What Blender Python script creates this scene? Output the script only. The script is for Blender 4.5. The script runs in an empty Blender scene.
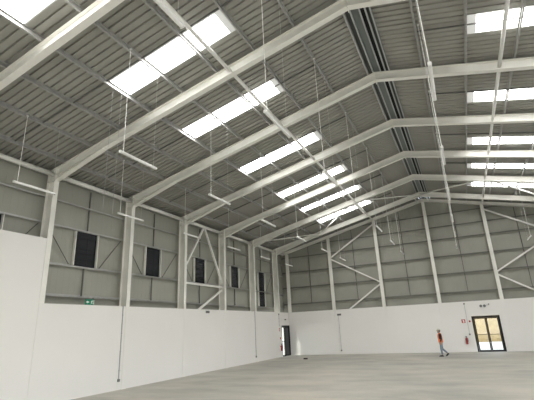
import bpy, bmesh, math, random
from mathutils import Vector, Matrix
random.seed(7)
scene = bpy.context.scene
COL = scene.collection
pi = math.pi

# ------------------------------------------------------------------ hall dimensions (metres)
XR, ZA, SL = -1.7226, 11.9032, 0.2358          # ridge line, underside of rafters at the ridge, roof slope
XI, XO = -14.61, -15.07                        # inner / outer face of the left columns
RXI, RXO = 2 * XR - XI, 2 * XR - XO            # the same on the right
Y0, BAY = 10.486, 4.5                          # second frame, bay length
RD = 0.37                                      # rafter depth
YG = 35.0                                      # face of the end wall columns
YB = -5.2                                      # wall behind the viewer
DADO = 3.63
def fy(k): return Y0 + BAY * k
def zu(x): return ZA - SL * abs(x - XR)        # underside of the rafters
SHEET = 0.535                                  # roof sheet above that line

# ------------------------------------------------------------------ materials
def mat(name, col, rough=0.6, metal=0.0, spec=0.5, noise=None, bump=None, emit=None):
    m = bpy.data.materials.new(name); m.use_nodes = True
    nt = m.node_tree; b = nt.nodes['Principled BSDF']
    b.inputs['Base Color'].default_value = (*col, 1); b.inputs['Roughness'].default_value = rough
    b.inputs['Metallic'].default_value = metal; b.inputs['Specular IOR Level'].default_value = spec
    if noise:
        sc, amt, stretch = noise
        tc = nt.nodes.new('ShaderNodeTexCoord'); mp = nt.nodes.new('ShaderNodeMapping')
        mp.inputs['Scale'].default_value = stretch
        n = nt.nodes.new('ShaderNodeTexNoise'); n.inputs['Scale'].default_value = sc
        n.inputs['Detail'].default_value = 5
        r = nt.nodes.new('ShaderNodeValToRGB')
        r.color_ramp.elements[0].position = .3; r.color_ramp.elements[1].position = .7
        r.color_ramp.elements[0].color = (*[c * (1 - amt) for c in col], 1)
        r.color_ramp.elements[1].color = (*[min(1, c * (1 + amt)) for c in col], 1)
        nt.links.new(tc.outputs['Object'], mp.inputs[0]); nt.links.new(mp.outputs[0], n.inputs[0])
        nt.links.new(n.outputs['Fac'], r.inputs[0]); nt.links.new(r.outputs[0], b.inputs['Base Color'])
    if emit:
        b.inputs['Emission Color'].default_value = (*emit[0], 1); b.inputs['Emission Strength'].default_value = emit[1]
    return m
M = {}
M['steel'] = mat('painted_steel', (.85, .84, .785), .5, spec=.3, noise=(1.5, .05, (1, 1, 1)))
M['brace'] = mat('white_tube_steel', (.86, .855, .82), .35)
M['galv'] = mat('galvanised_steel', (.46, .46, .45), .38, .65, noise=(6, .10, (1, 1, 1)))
M['purlin'] = mat('purlin_steel', (.40, .40, .385), .5, .3, noise=(6, .10, (1, 1, 1)))
M['ridge'] = mat('ridge_flashing', (.20, .225, .22), .5, .15)
M['gapshade'] = mat('shaded_gap_flashing', (.075, .08, .08), .6)
M['girt'] = mat('shaded_girt_steel', (.20, .20, .18), .6)  # end wall girts: darker copy of the girt steel, shade put into the colour
M['rail'] = mat('rail_steel', (.50, .52, .52), .4, .4)
M['black'] = mat('black_gap', (.012, .013, .014), .8)
M['sheet'] = mat('roof_sheet', (.325, .32, .285), .6, noise=(.6, .06, (1, 1, 1)))
M['clad'] = mat('wall_cladding', (.355, .355, .308), .6, noise=(.5, .05, (1, 1, 1)))
M['dado'] = mat('white_panel', (.83, .815, .79), .6, noise=(.35, .018, (1, 1, 1)))
M['plasterdark'] = mat('plain_wall', (.50, .49, .46), .8)
M['lamp_white'] = mat('lamp_white', (.74, .74, .71), .4)
M['diffuser'] = mat('lamp_diffuser', (.80, .80, .78), .35)
M['cable'] = mat('pale_cable', (.80, .80, .77), .5)
M['conduit'] = mat('grey_conduit', (.42, .42, .42), .5)
M['frameblack'] = mat('black_aluminium', (.012, .012, .013), .5, spec=.2)
M['louvre'] = mat('louvre_dark', (.030, .033, .041), .24, .35)
M['leafdark'] = mat('dark_door_leaf', (.07, .076, .08), .5, spec=.2)
M['rod'] = mat('dark_rod', (.13, .13, .12), .6)
M['red'] = mat('red_paint', (.34, .02, .02), .35)
M['signred'] = mat('sign_red', (.48, .025, .015), .5)
M['white'] = mat('white_paint', (.85, .85, .84), .5)
M['green'] = mat('sign_green', (.01, .22, .12), .4)
M['rubber'] = mat('black_rubber', (.02, .02, .02), .5)
M['greyplastic'] = mat('grey_plastic', (.17, .17, .17), .45)
M['brick'] = mat('dark_block', (.05, .04, .035), .8)
M['skin'] = mat('skin', (.42, .25, .18), .55)
M['orange'] = mat('orange_vest', (.95, .22, .06), .7)
M['reflect'] = mat('reflective_tape', (.70, .70, .66), .35)
M['blackcloth'] = mat('black_cloth', (.018, .018, .02), .85)
M['jeans'] = mat('blue_jeans', (.20, .255, .31), .85, noise=(14, .15, (1, 1, 1)))
M['hair'] = mat('dark_hair', (.02, .015, .012), .7)
M['cap'] = mat('pale_cap', (.62, .57, .48), .7)
M['bank'] = mat('tan_bank', (.185, .134, .058), .9, noise=(5, .22, (1, 1, 1)))
M['outground'] = mat('pale_ground', (.60, .585, .54), .9, noise=(.8, .06, (1, 1, 1)))

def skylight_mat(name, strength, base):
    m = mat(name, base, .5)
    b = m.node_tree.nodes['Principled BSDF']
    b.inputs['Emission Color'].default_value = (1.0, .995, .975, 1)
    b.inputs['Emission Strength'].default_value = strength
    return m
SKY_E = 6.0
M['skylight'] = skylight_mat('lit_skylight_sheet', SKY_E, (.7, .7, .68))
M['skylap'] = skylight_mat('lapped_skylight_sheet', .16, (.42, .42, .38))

def glass_mat():
    m = bpy.data.materials.new('clear_glass'); m.use_nodes = True
    nt = m.node_tree; nt.nodes.clear()
    o = nt.nodes.new('ShaderNodeOutputMaterial'); mx = nt.nodes.new('ShaderNodeMixShader')
    t = nt.nodes.new('ShaderNodeBsdfTransparent'); g = nt.nodes.new('ShaderNodeBsdfGlossy')
    g.inputs['Roughness'].default_value = .03; mx.inputs[0].default_value = .07
    t.inputs[0].default_value = (.95, .97, .95, 1)
    nt.links.new(t.outputs[0], mx.inputs[1]); nt.links.new(g.outputs[0], mx.inputs[2]); nt.links.new(mx.outputs[0], o.inputs[0])
    return m
M['glass'] = glass_mat()

def floor_mat():
    m = bpy.data.materials.new('concrete_floor'); m.use_nodes = True
    nt = m.node_tree; b = nt.nodes['Principled BSDF']; N = nt.nodes.new; L = nt.links.new
    tc = N('ShaderNodeTexCoord')
    def noise(scale, stretch, detail=6, rough=.55):
        mp = N('ShaderNodeMapping'); mp.inputs['Scale'].default_value = stretch
        n = N('ShaderNodeTexNoise'); n.inputs['Scale'].default_value = scale
        n.inputs['Detail'].default_value = detail; n.inputs['Roughness'].default_value = rough
        L(tc.outputs['Object'], mp.inputs[0]); L(mp.outputs[0], n.inputs[0]); return n
    def ramp(n, p0, c0, p1, c1):
        r = N('ShaderNodeValToRGB'); e = r.color_ramp.elements
        e[0].position, e[1].position = p0, p1; e[0].color = (*c0, 1); e[1].color = (*c1, 1)
        L(n.outputs['Fac'], r.inputs[0]); return r
    def mix(a, c, fac, mode='MIX'):
        x = N('ShaderNodeMix'); x.data_type = 'RGBA'; x.blend_type = mode
        if isinstance(fac, float): x.inputs[0].default_value = fac
        else: L(fac, x.inputs[0])
        L(a, x.inputs[6]); L(c, x.inputs[7]); return x.outputs[2]
    a = ramp(noise(.22, (1, .8, 1)), .35, (.44, .43, .38), .65, (.545, .505, .43))
    s = ramp(noise(.55, (.4, 1.0, 1)), .38, (.76, .77, .79), .58, (1, 1, 1))
    c1 = mix(a.outputs[0], s.outputs[0], .75, 'MULTIPLY')
    d = ramp(noise(1.6, (.35, 1.3, 1), 8, .65), .60, (1, 1, 1), .80, (1.10, 1.10, 1.09))
    c2 = mix(c1, d.outputs[0], .8, 'MULTIPLY')
    g = ramp(noise(.9, (.7, 1.1, 1), 7, .6), .36, (.80, .82, .86), .52, (1, 1, 1))
    c2 = mix(c2, g.outputs[0], .6, 'MULTIPLY')
    f = ramp(noise(9, (1, 1, 1), 8, .7), .3, (.93, .93, .93), .7, (1.05, 1.05, 1.05))
    c3 = mix(c2, f.outputs[0], .8, 'MULTIPLY')
    L(c3, b.inputs['Base Color'])
    rr = ramp(noise(.7, (.5, 1, 1)), .3, (.42,) * 3, .7, (.62,) * 3); L(rr.outputs[0], b.inputs['Roughness'])
    b.inputs['Specular IOR Level'].default_value = .35
    return m
M['floor'] = floor_mat()

# ------------------------------------------------------------------ helpers
def build(name, bm, m, parent=None, smooth=False):
    bmesh.ops.recalc_face_normals(bm, faces=bm.faces)
    me = bpy.data.meshes.new(name); bm.to_mesh(me); bm.free()
    if smooth:
        for p in me.polygons: p.use_smooth = True
    me.materials.append(m)
    o = bpy.data.objects.new(name, me); COL.objects.link(o)
    if parent is not None:
        o.parent = parent
        o.matrix_parent_inverse = Matrix.Translation(parent.location).inverted() if parent.type != 'EMPTY' else Matrix.Identity(4)
        if parent.type == 'EMPTY':
            off = Vector(parent.location); me.transform(Matrix.Translation(-off))
        else:
            o.matrix_parent_inverse = Matrix.Identity(4)
            par = parent.parent
            if par is not None and par.type == 'EMPTY':
                me.transform(Matrix.Translation(-Vector(par.location)))
    return o
def tag(o, label=None, cat=None, group=None, kind=None):
    if label: o['label'] = label
    if cat: o['category'] = cat
    if group: o['group'] = group
    if kind: o['kind'] = kind
    return o
def thing(name, label, cat, loc, group=None):
    o = bpy.data.objects.new(name, None); COL.objects.link(o); o.location = loc; o.empty_display_size = .2
    return tag(o, label, cat, group)
def copy_tree(o, parent=None):
    c = o.copy(); COL.objects.link(c)
    if parent is not None: c.parent = parent
    for ch in list(o.children): copy_tree(ch, c)
    return c

def box(bm, x0, x1, y0, y1, z0, z1):
    v = [bm.verts.new(p) for p in ((x0, y0, z0), (x1, y0, z0), (x1, y1, z0), (x0, y1, z0), (x0, y0, z1), (x1, y0, z1), (x1, y1, z1), (x0, y1, z1))]
    for f in ((0, 3, 2, 1), (4, 5, 6, 7), (0, 1, 5, 4), (1, 2, 6, 5), (2, 3, 7, 6), (3, 0, 4, 7)):
        bm.faces.new([v[i] for i in f])
def prism(bm, pts, axis, a0, a1):
    """pts: outline in the two other axes (x,z for axis y; y,z for axis x; x,y for axis z)."""
    def P(p, a): return (p[0], a, p[1]) if axis == 'y' else (a, p[0], p[1]) if axis == 'x' else (p[0], p[1], a)
    A = [bm.verts.new(P(p, a0)) for p in pts]; B = [bm.verts.new(P(p, a1)) for p in pts]
    n = len(pts)
    bm.faces.new(A); bm.faces.new(B[::-1])
    for i in range(n): bm.faces.new((A[i], B[i], B[(i + 1) % n], A[(i + 1) % n]))
def tube(bm, p, q, r, n=8):
    p, q = Vector(p), Vector(q); d = (q - p).normalized()
    u = d.cross(Vector((0, 0, 1)));
    if u.length < 1e-4: u = Vector((1, 0, 0))
    u.normalize(); w = d.cross(u)
    R = [[bm.verts.new(e + (u * math.cos(2 * pi * i / n) + w * math.sin(2 * pi * i / n)) * r) for i in range(n)] for e in (p, q)]
    bm.faces.new(R[0]); bm.faces.new(R[1][::-1])
    for i in range(n): bm.faces.new((R[0][i], R[1][i], R[1][(i + 1) % n], R[0][(i + 1) % n]))
def bar(bm, p, q, up, w, h):
    """rectangular bar from p to q, h along `up`."""
    p, q, up = Vector(p), Vector(q), Vector(up); d = (q - p).normalized()
    s = d.cross(up).normalized(); t = s.cross(d)
    V = [[bm.verts.new(e + s * a * w / 2 + t * b * h / 2) for a, b in ((-1, -1), (1, -1), (1, 1), (-1, 1))] for e in (p, q)]
    bm.faces.new(V[0]); bm.faces.new(V[1][::-1])
    for i in range(4): bm.faces.new((V[0][i], V[1][i], V[1][(i + 1) % 4], V[0][(i + 1) % 4]))
def path_tube(bm, pts, r, n=8):
    for a, b in zip(pts, pts[1:]): tube(bm, a, b, r, n)
def lathe(bm, prof, c, n=16, axis='z'):
    rings = []
    for r, z in prof:
        rings.append([bm.verts.new((c[0] + r * math.cos(2 * pi * i / n), c[1] + r * math.sin(2 * pi * i / n), c[2] + z)) for i in range(n)])
    for a, b in zip(rings, rings[1:]):
        for i in range(n): bm.faces.new((a[i], a[(i + 1) % n], b[(i + 1) % n], b[i]))
    bm.faces.new(rings[0][::-1]); bm.faces.new(rings[-1])
NEW = bmesh.new

BETWEEN = {-1: 'between the first and second portal frames', 0: 'between the second and third portal frames',
           1: 'between the third and fourth portal frames', 2: 'between the fourth and fifth portal frames',
           3: 'between the fifth and sixth portal frames', 4: 'between the sixth and last portal frames',
           5: 'between the last portal frame and end wall'}
BAYS = [-1, 0, 1, 2, 3, 4, 5]

# ------------------------------------------------------------------ the setting
bm = NEW(); box(bm, -15.35, 2 * XR + 15.35, YB - .2, YG + .5, -.12, 0)
tag(build('floor', bm, M['floor']), 'dusty pale concrete floor of the empty hall', kind='structure')

# roof sheet: trapezoidal ribs running up the slope, openings where the skylights lie
PITCH, GRID = .25, .10
SKY_Y = [-3.65, .35, 4.35, 8.35, 12.35, 17.35, 22.35, 26.35, 30.35]
SKY_D0, SKY_D1 = 3.64, 7.90                     # skylight reach from the ridge, along x
EAVE_D = 13.72
def rib(y):     # outline of one pitch, (dy, dz)
    return [(0, 0), (.182, 0), (.192, .062), (.240, .062), (.25, 0)]
def slope_sheet(bm, side, y0, y1, d0, d1, off, thick=.0):
    """ribbed sheet over whole pitches between y0 and y1, from d0 to d1 off the ridge."""
    n = int(round((y1 - y0) / PITCH)); prof = []
    for i in range(n):
        for dy, dz in rib(0)[:-1]: prof.append((y0 + i * PITCH + dy, dz))
    prof.append((y0 + n * PITCH, 0))
    rows = []
    for d in (d0, d1):
        x = XR + side * d; z = ZA - SL * d + off
        rows.append([bm.verts.new((x, y, z + dz)) for y, dz in prof])
    for i in range(len(prof) - 1):
        bm.faces.new((rows[0][i], rows[0][i + 1], rows[1][i + 1], rows[1][i]))
bm = NEW()
ys = -5.15
yend = 35.6
for side in (-1, 1):
    cur = ys
    for sy in SKY_Y + [None]:
        stop = sy if sy is not None else yend
        if stop > cur + .01: slope_sheet(bm, side, cur, stop, .30 if side < 0 else .62, EAVE_D, SHEET)
        if sy is not None:
            slope_sheet(bm, side, sy, sy + 1.0, .30 if side < 0 else .62, SKY_D0 - .28, SHEET)
            slope_sheet(bm, side, sy, sy + 1.0, SKY_D1 + .05, EAVE_D, SHEET)
            cur = sy + 1.0
    # upper cover sheet of the built-up roof, so nothing shows through the ribs
o = build('ceiling', bm, M['sheet'])
sm = o.modifiers.new('thickness', 'SOLIDIFY'); sm.thickness = .02; sm.offset = 1
tag(o, 'grey ribbed metal roof sheeting on both slopes', kind='structure')

# left wall cladding, end wall cladding (with the door opening), right wall, wall behind the viewer
def ribbed_wall(bm, axis, pos, a0, a1, top, sign, z0=0.0, holes=()):
    """vertical micro-ribs; top(a) gives the height. holes: (a0, a1, z0, z1)."""
    cuts = {round(a0, 3), round(a1, 3)}
    a = a0
    while a < a1:
        for d in (0, .145, .16, .20, .215): 
            if a0 < a + d < a1: cuts.add(round(a + d, 3))
        a += .30
    for h in holes: cuts.add(h[0]); cuts.add(h[1])
    L = sorted(cuts)
    def dep(a):
        p = ((a - a0) % .30)
        return .0015 * sign if .155 < p < .205 else 0.0
    def P(a, z): return (pos + dep(a), a, z) if axis == 'x' else (a, pos + dep(a), z)
    for s, e in zip(L, L[1:]):
        spans = [(z0, None)]
        for h in holes:
            if s >= h[0] - 1e-4 and e <= h[1] + 1e-4: spans = [(z0, h[2])] * (h[2] > z0) + [(h[3], None)]
        for lo, hi in spans:
            v = [P(s, lo), P(e, lo), P(e, top(e) if hi is None else hi), P(s, top(s) if hi is None else hi)]
            bm.faces.new([bm.verts.new(p) for p in v])
def solid(o, t, off=1):
    m = o.modifiers.new('thickness', 'SOLIDIFY'); m.thickness = t; m.offset = off; return o
zt = lambda x: zu(x) + SHEET + .03
bm = NEW(); ribbed_wall(bm, 'x', -15.28, YB, 35.5, lambda a: 9.40, -1, holes=[(32.00, 35.06, 0, 3.40)])  # door hole widened out of sight so the sun gets in
tag(solid(build('wall_left', bm, M['clad']), .03, 0), 'grey profiled cladding of the left wall above the white panels', kind='structure')
bm = NEW(); ribbed_wall(bm, 'y', 35.46, -15.3, 2 * XR + 15.3, zt, 1, holes=[(.28, 2.19, 0, 2.54)])
tag(solid(build('wall_end', bm, M['clad']), .03, 0), 'grey profiled cladding of the end wall gable', kind='structure')
LIGHT_GATES_RIGHT = [(3.0, 9.6), (12.0, 18.6), (21.0, 27.6)]  # unseen gateways, added so daylight reaches the left wall
bm = NEW(); ribbed_wall(bm, 'x', 2 * XR + 15.28, YB, 35.5, lambda a: 9.40, 1, holes=[(a, b, 0, 5.0) for a, b in LIGHT_GATES_RIGHT])
tag(solid(build('wall_right', bm, M['clad']), .03, 0), kind='structure')
bm = NEW(); LIGHT_GATES_FRONT = [(-11.5, -4.5), (1.0, 8.0)]; DH = 4.2  # unseen gateways, added to let daylight in from behind
for a, b in ((-15.3, LIGHT_GATES_FRONT[0][0]), (LIGHT_GATES_FRONT[0][1], LIGHT_GATES_FRONT[1][0]), (LIGHT_GATES_FRONT[1][1], 2 * XR + 15.3)): box(bm, a, b, YB - .1, YB, 0, DH)
prism(bm, [(-15.3, DH), (2 * XR + 15.3, DH), (2 * XR + 15.3, zt(-15.3)), (XR, zt(XR)), (-15.3, zt(-15.3))], 'y', YB - .1, YB)
tag(build('wall_front', bm, M['clad']), kind='structure')

# white lower panels
bm = NEW()
for k in range(0, 6):
    a, b = fy(k) + .112, (fy(k + 1) - .112 if k < 5 else YG + .12)
    if k < 5: box(bm, -14.76, -14.618, a, b, 0, DADO)
    else:
        box(bm, -14.76, -14.618, a, 33.22, 0, DADO); box(bm, -14.76, -14.618, 33.22, YG + .12, 2.52, DADO)
for k in range(0, 6): box(bm, -14.66, -14.600, fy(k) - .104, fy(k) + .104, 0, DADO - .004)
tag(build('wall_left_lower', bm, M['dado']), 'smooth white lower panels along the left wall', kind='structure')
bm = NEW()
box(bm, -14.76, -14.615, fy(-1) + .112, fy(0) - .115, 0, 6.15); box(bm, -14.76, -14.615, YB, fy(-1) - .112, 0, 6.15)
tag(build('wall_left_tall', bm, M['dado']), 'tall white panel at the near end of the left wall', kind='structure')
bm = NEW()
GX = [XR - 3 * 4.299 + .1, XR - 2 * 4.299, XR - 4.299, XR, XR + 4.299, XR + 2 * 4.299]
edges = []
for i, g in enumerate(GX):
    if i: box(bm, g - .118, g + .118, YG - .012, YG + .03, 0, DADO - .004)
    a = g + .125; b = (GX[i + 1] - .125) if i + 1 < len(GX) else RXI + .1
    if i == 0: box(bm, -14.617, b, YG + .008, YG + .14, 0, DADO)
    elif a < .29 < b:
        box(bm, a, .29, YG + .008, YG + .14, 0, DADO); box(bm, 2.18, b, YG + .008, YG + .14, 0, DADO); box(bm, .29, 2.18, YG + .008, YG + .14, 2.53, DADO)
    else: box(bm, a, b, YG + .008, YG + .14, 0, DADO)
tag(build('wall_end_lower', bm, M['dado']), 'smooth white lower panels along the end wall', kind='structure')
bm = NEW()
for a, b in zip([YB] + [g[1] for g in LIGHT_GATES_RIGHT], [g[0] for g in LIGHT_GATES_RIGHT] + [YG + .12]): box(bm, RXI + .008, RXI + .15, a, b, 0, DADO)
tag(build('wall_right_lower', bm, M['dado']), kind='structure')
bm = NEW()
for a, b in ((-14.5, LIGHT_GATES_FRONT[0][0]), (LIGHT_GATES_FRONT[0][1], LIGHT_GATES_FRONT[1][0]), (LIGHT_GATES_FRONT[1][1], RXI - .1)): box(bm, a, b, YB, YB + .12, 0, DADO)
tag(build('wall_front_lower', bm, M['dado']), kind='structure')

# ------------------------------------------------------------------ steel portal frames
FR_LABEL = {-1: 'nearest steel portal frame, its rafter crossing the upper left corner',
            0: 'second portal frame, its left column at the end of the tall white panel',
            1: 'third portal frame into the hall, left column behind the first conduit drop',
            2: 'fourth portal frame, its left column at the near foot of the wall bracing',
            3: 'fifth portal frame, its left column at the far side of the wall bracing',
            4: 'sixth portal frame, the one before the last, at near edge of roof bracing',
            5: 'seventh and last portal frame, standing just before the end wall'}
BF, TF, TW = .22, .016, .012
def make_portal():
    root = thing('portal_frame', FR_LABEL[-1], 'steel frame', (XR, 0, 0), 'steel portal frames across the hall')
    for s in (-1, 1):
        X = lambda d: XR + s * d
        di, do = XR - XI, XR - XO
        top = lambda d: ZA - SL * d + RD
        bot = lambda d: ZA - SL * d
        # column
        bm = NEW()
        prism(bm, [(X(di), 0), (X(di - TF), 0), (X(di - TF), top(di)), (X(di), top(di))][::1], 'y', -BF / 2, BF / 2) if False else None
        prism(bm, [(X(di), 0), (X(di + TF), 0), (X(di + TF), top(di)), (X(di), top(di))], 'y', -BF / 2, BF / 2)
        prism(bm, [(X(do - TF), 0), (X(do), 0), (X(do), top(do)), (X(do - TF), top(do))], 'y', -BF / 2, BF / 2)
        prism(bm, [(X(di + TF), 0), (X(do - TF), 0), (X(do - TF), top(do) - .01), (X(di + TF), top(di) - .01)], 'y', -TW / 2, TW / 2)
        prism(bm, [(X(di), top(di)), (X(do), top(do)), (X(do), top(do) - TF), (X(di), top(di) - TF)], 'y', -BF / 2, BF / 2)
        zs = 8.63
        for z in (zs, ): prism(bm, [(X(di + TF), z), (X(do - TF), z), (X(do - TF), z + .014), (X(di + TF), z + .014)], 'y', -BF / 2, BF / 2)
        build('column', bm, M['steel'], root)
        bm = NEW(); box(bm, min(X(di - .05), X(do + .03)), max(X(di - .05), X(do + .03)), -.15, .15, 0, .02)
        build('base_plate', bm, M['steel'], root)
        # rafter
        bm = NEW(); a, b = di - .02, .012
        prism(bm, [(X(a), bot(a)), (X(b), bot(b)), (X(b), bot(b) + TF), (X(a), bot(a) + TF)], 'y', -BF / 2, BF / 2)
        prism(bm, [(X(a), top(a)), (X(b), top(b)), (X(b), top(b) - TF), (X(a), top(a) - TF)], 'y', -BF / 2, BF / 2)
        prism(bm, [(X(a), bot(a) + TF), (X(b), bot(b) + TF), (X(b), top(b) - TF), (X(a), top(a) - TF)], 'y', -TW / 2, TW / 2)
        build('rafter', bm, M['steel'], root)
        # end plate at the column, haunch under the rafter
        bm = NEW(); zk = 8.60
        prism(bm, [(X(di), zk), (X(di - .02), zk), (X(di - .02), top(di) + .02), (X(di), top(di) + .02)], 'y', -BF / 2, BF / 2)
        for z in (8.75, 8.88, 9.02, 9.14):
            for yy in (-.06, .06): tube(bm, (X(di - .018), yy, z), (X(di - .038), yy, z), .014, 6)
        build('end_plate', bm, M['steel'], root)
        bm = NEW(); d1 = XR - (-11.969); zh = bot(d1); zk = 8.647
        prism(bm, [(X(di - .02), zk), (X(d1), zh - TF), (X(d1), zh), (X(di - .02), zk + TF)], 'y', -BF / 2, BF / 2)
        prism(bm, [(X(di - .02), zk + TF), (X(d1), zh), (X(di - .02), bot(di - .02))], 'y', -TW / 2, TW / 2)
        build('haunch', bm, M['steel'], root)
    bm = NEW(); prism(bm, [(XR - .012, ZA - .10), (XR + .012, ZA - .10), (XR + .012, ZA + RD - .005), (XR - .012, ZA + RD - .005)], 'y', -BF / 2, BF / 2)
    build('apex_plate', bm, M['steel'], root)
    return root
portal = make_portal()
for k in range(-1, 6):
    o = portal if k == -1 else copy_tree(portal)
    o.location = (XR, fy(k), 0); o['label'] = FR_LABEL[k]

# ------------------------------------------------------------------ purlins (Z sections running the length of the hall)
PD = [1.80 + 1.516 * k for k in range(8)]
ORD = ['first', 'second', 'third', 'fourth', 'fifth', 'sixth', 'seventh', 'eighth', 'ninth']
PUR_Y0, PUR_Y1 = YB + .05, 35.44
def z_section(d, side, h=.15, w=.055, t=.006):
    """outline (x,z) of a Z purlin whose bottom flange sits on the rafter at distance d off the ridge."""
    def P(u, v):   # u along slope (towards eave), v normal
        c, s_ = math.cos(math.atan(SL)), math.sin(math.atan(SL))
        return (XR + side * (d + u * c + v * s_), ZA + RD - SL * d - u * s_ + v * c)
    pts = [(0, 0), (w, 0), (w, .018), (w - t, .018), (w - t, t), (t, t), (t, h), (-w, h), (-w, h - .018), (-w + t, h - .018), (-w + t, h - t), (0, h - t)]
    return [P(u, v + .004) for u, v in pts]
def purlin(d, side, label, grp, nxt=None, vis=True):
    root = tag(build('purlin', _pb(z_section(d, side)), M['purlin']), label, 'purlin', grp)
    if nxt is not None:
        for k in range(-1, 6):
            yc = fy(k) + BAY / 2 if k < 5 else (fy(5) + YG) / 2
            if k == 5: continue
            bm = NEW()
            za, zb = ZA + RD - SL * d + .09, ZA + RD - SL * nxt + .09
            bar(bm, (XR + side * (d + .01), yc, za), (XR + side * (nxt - .01), yc, zb), (0, 0, 1), .035, .045)
            build('sag_bar', bm, M['rod'], root)
    return root
def _pb(pts):
    bm = NEW(); prism(bm, pts, 'y', PUR_Y0, PUR_Y1); return bm
for side, nm in ((-1, 'left'), (1, 'right')):
    for i, d in enumerate(PD):
        if side > 0 and i > 4: continue
        purlin(d, side, f'long grey purlin, {ORD[i]} down from the ridge vent on the {nm} slope', f'purlins on the {nm} roof slope', PD[i + 1] if i < 7 else None)
# eave beam along the head of the left wall (between roof and cladding)
for side, nm in ((-1, 'left'),):
    pass

# ridge vent: two edge rails, flashing, dark slot
root = thing('ridge_vent', 'dark slotted ridge vent running along the top of the roof', 'roof vent', (XR, 0, ZA + RD))
def strip(x0, x1, z0, z1): 
    bm = NEW(); box(bm, x0, x1, YB + .05, 35.44, z0, z1); return bm
zr = ZA + RD
def rail(x, w, name):
    bm = NEW(); zz = zu(x) + RD + .004
    box(bm, x - w / 2, x + w / 2, YB + .05, 35.44, zz, zz + .02); box(bm, x - .004, x + .004, YB + .05, 35.44, zz + .02, zz + .19)
    return build(name, bm, M['rail'], root)
rail(-1.985, .06, 'edge_rail'); rail(-1.775, .045, 'rail'); rail(-1.475, .04, 'rail'); rail(-1.285, .05, 'rail'); rail(-1.13, .045, 'edge_rail')
bm = NEW(); box(bm, -1.75, -1.50, YB + .05, 35.44, zr + .10, zr + .115); build('flashing', bm, M['ridge'], root)
bm = NEW(); box(bm, -1.955, -1.80, YB + .05, 35.44, zr + .14, zr + .155); box(bm, -1.265, -1.15, YB + .05, 35.44, zr + .05, zr + .065); build('side_flashing', bm, M['gapshade'], root)  # dark colour paints in the shaded gaps beside the rails
bm = NEW(); box(bm, -1.455, -1.300, YB + .05, 35.44, zr + .06, zr + .075); build('slot', bm, M['black'], root)
bm = NEW()
prism(bm, [(XR - .8, zr + .20), (XR, zr + .42), (XR + .8, zr + .20), (XR + .8, zr + .23), (XR, zr + .45), (XR - .8, zr + .23)], 'y', YB, 35.5)
build('ridge_cap', bm, M['sheet'], root)

# ------------------------------------------------------------------ skylights
SK_BAY = {4.35: 'nearest skylight, at the top edge of view', 8.35: BETWEEN[-1], 12.35: BETWEEN[0], 17.35: BETWEEN[1], 22.35: BETWEEN[2], 26.35: BETWEEN[3], 30.35: BETWEEN[4]}
def skylight(side, sy, label):
    root = thing('skylight', label, 'skylight', (XR + side * 5.8, sy + .5, ZA - SL * 5.8 + SHEET), f"translucent skylights on the {'left' if side < 0 else 'right'} slope")
    def pan(name, a, b, d0, d1, m, off=.0):
        bm = NEW()
        P = lambda d, y, dz: (XR + side * d, y, ZA - SL * d + SHEET + off + dz)
        v = [bm.verts.new(P(d, y, dz)) for dz in (0, .012) for d, y in ((d0, a), (d1, a), (d1, b), (d0, b))]
        for f in ((0, 1, 2, 3), (4, 7, 6, 5), (0, 4, 5, 1), (1, 5, 6, 2), (2, 6, 7, 3), (3, 7, 4, 0)): bm.faces.new([v[i] for i in f])
        return build(name, bm, m, root)
    pan('lit_panel', sy + .045, sy + .955, SKY_D0 + .02, SKY_D1, M['skylight'])
    pan('side_lap', sy - .01, sy + .045, SKY_D0, SKY_D1, M['skylap']); pan('side_lap', sy + .955, sy + 1.01, SKY_D0, SKY_D1, M['skylap'])
    pan('end_lap', sy, sy + 1.0, SKY_D0 - .29, SKY_D0 + .02, M['skylap']); pan('end_lap', sy, sy + 1.0, SKY_D1, SKY_D1 + .06, M['skylap'])
    return root
for side, nm in ((-1, 'left'), (1, 'right')):
    for sy in SKY_Y:
        if sy in SK_BAY:
            if sy == 4.35: lab = f'nearest glowing skylight on the {nm} slope, ' + ('cut off by the top left corner' if side < 0 else 'unseen just above the view')
            else: lab = f'glowing white skylight on the {nm} slope, ' + SK_BAY[sy]
        else: lab = f'added unseen glowing skylight on the {nm} slope overhead behind the viewer'  # out of view, added to bring in more daylight
        skylight(side, sy, lab)

# ------------------------------------------------------------------ eave tubes, roof ties, roof bracing
for k in BAYS:
    a, b = fy(k) + .007, (fy(k + 1) - .007 if k < 5 else YG + .02)
    bm = NEW(); tube(bm, (-14.84, a, 8.985), (-14.84, b, 8.985), .098, 14)
    root = tag(build('eave_tube', bm, M['brace'], smooth=True), 'white eave tube along the left wall, ' + BETWEEN[k], 'steel tube', 'eave tubes between the left columns')
    for f in root.data.polygons:
        if len(f.vertices) > 4: f.use_smooth = False
TX = (XR - 4.33, XR + 4.36)
for k in BAYS:
    for x, nm in zip(TX, ('left', 'right')):
        a, b = fy(k) + .007, (fy(k + 1) - .007 if k < 5 else YG + .02)
        bm = NEW(); z = zu(x) + .17; tube(bm, (x, a, z), (x, b, z), .066, 12)
        tag(build('roof_tie', bm, M['brace'], smooth=True), f'white round tie tube under the {nm} slope, ' + BETWEEN[k], 'steel tube', f'tie tubes under the {nm} slope')
def rp(x, k): return Vector((x, fy(k), zu(x) + .17))
nodes = [(XI - .0, 4), (XR - 8.6, 5), (XR - 4.33, 4), (XR, 5), (XR + 4.36, 4), (XR + 8.6, 5), (RXI, 4)]
BR = ['from the left eave to the last frame', 'second from the left eave, below the skylight', 'from the left tie tube up to the last apex', 'from the last apex down to the right tie tube',
      'from the right tie tube towards the right edge', 'on the right slope out to the right eave']
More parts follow.
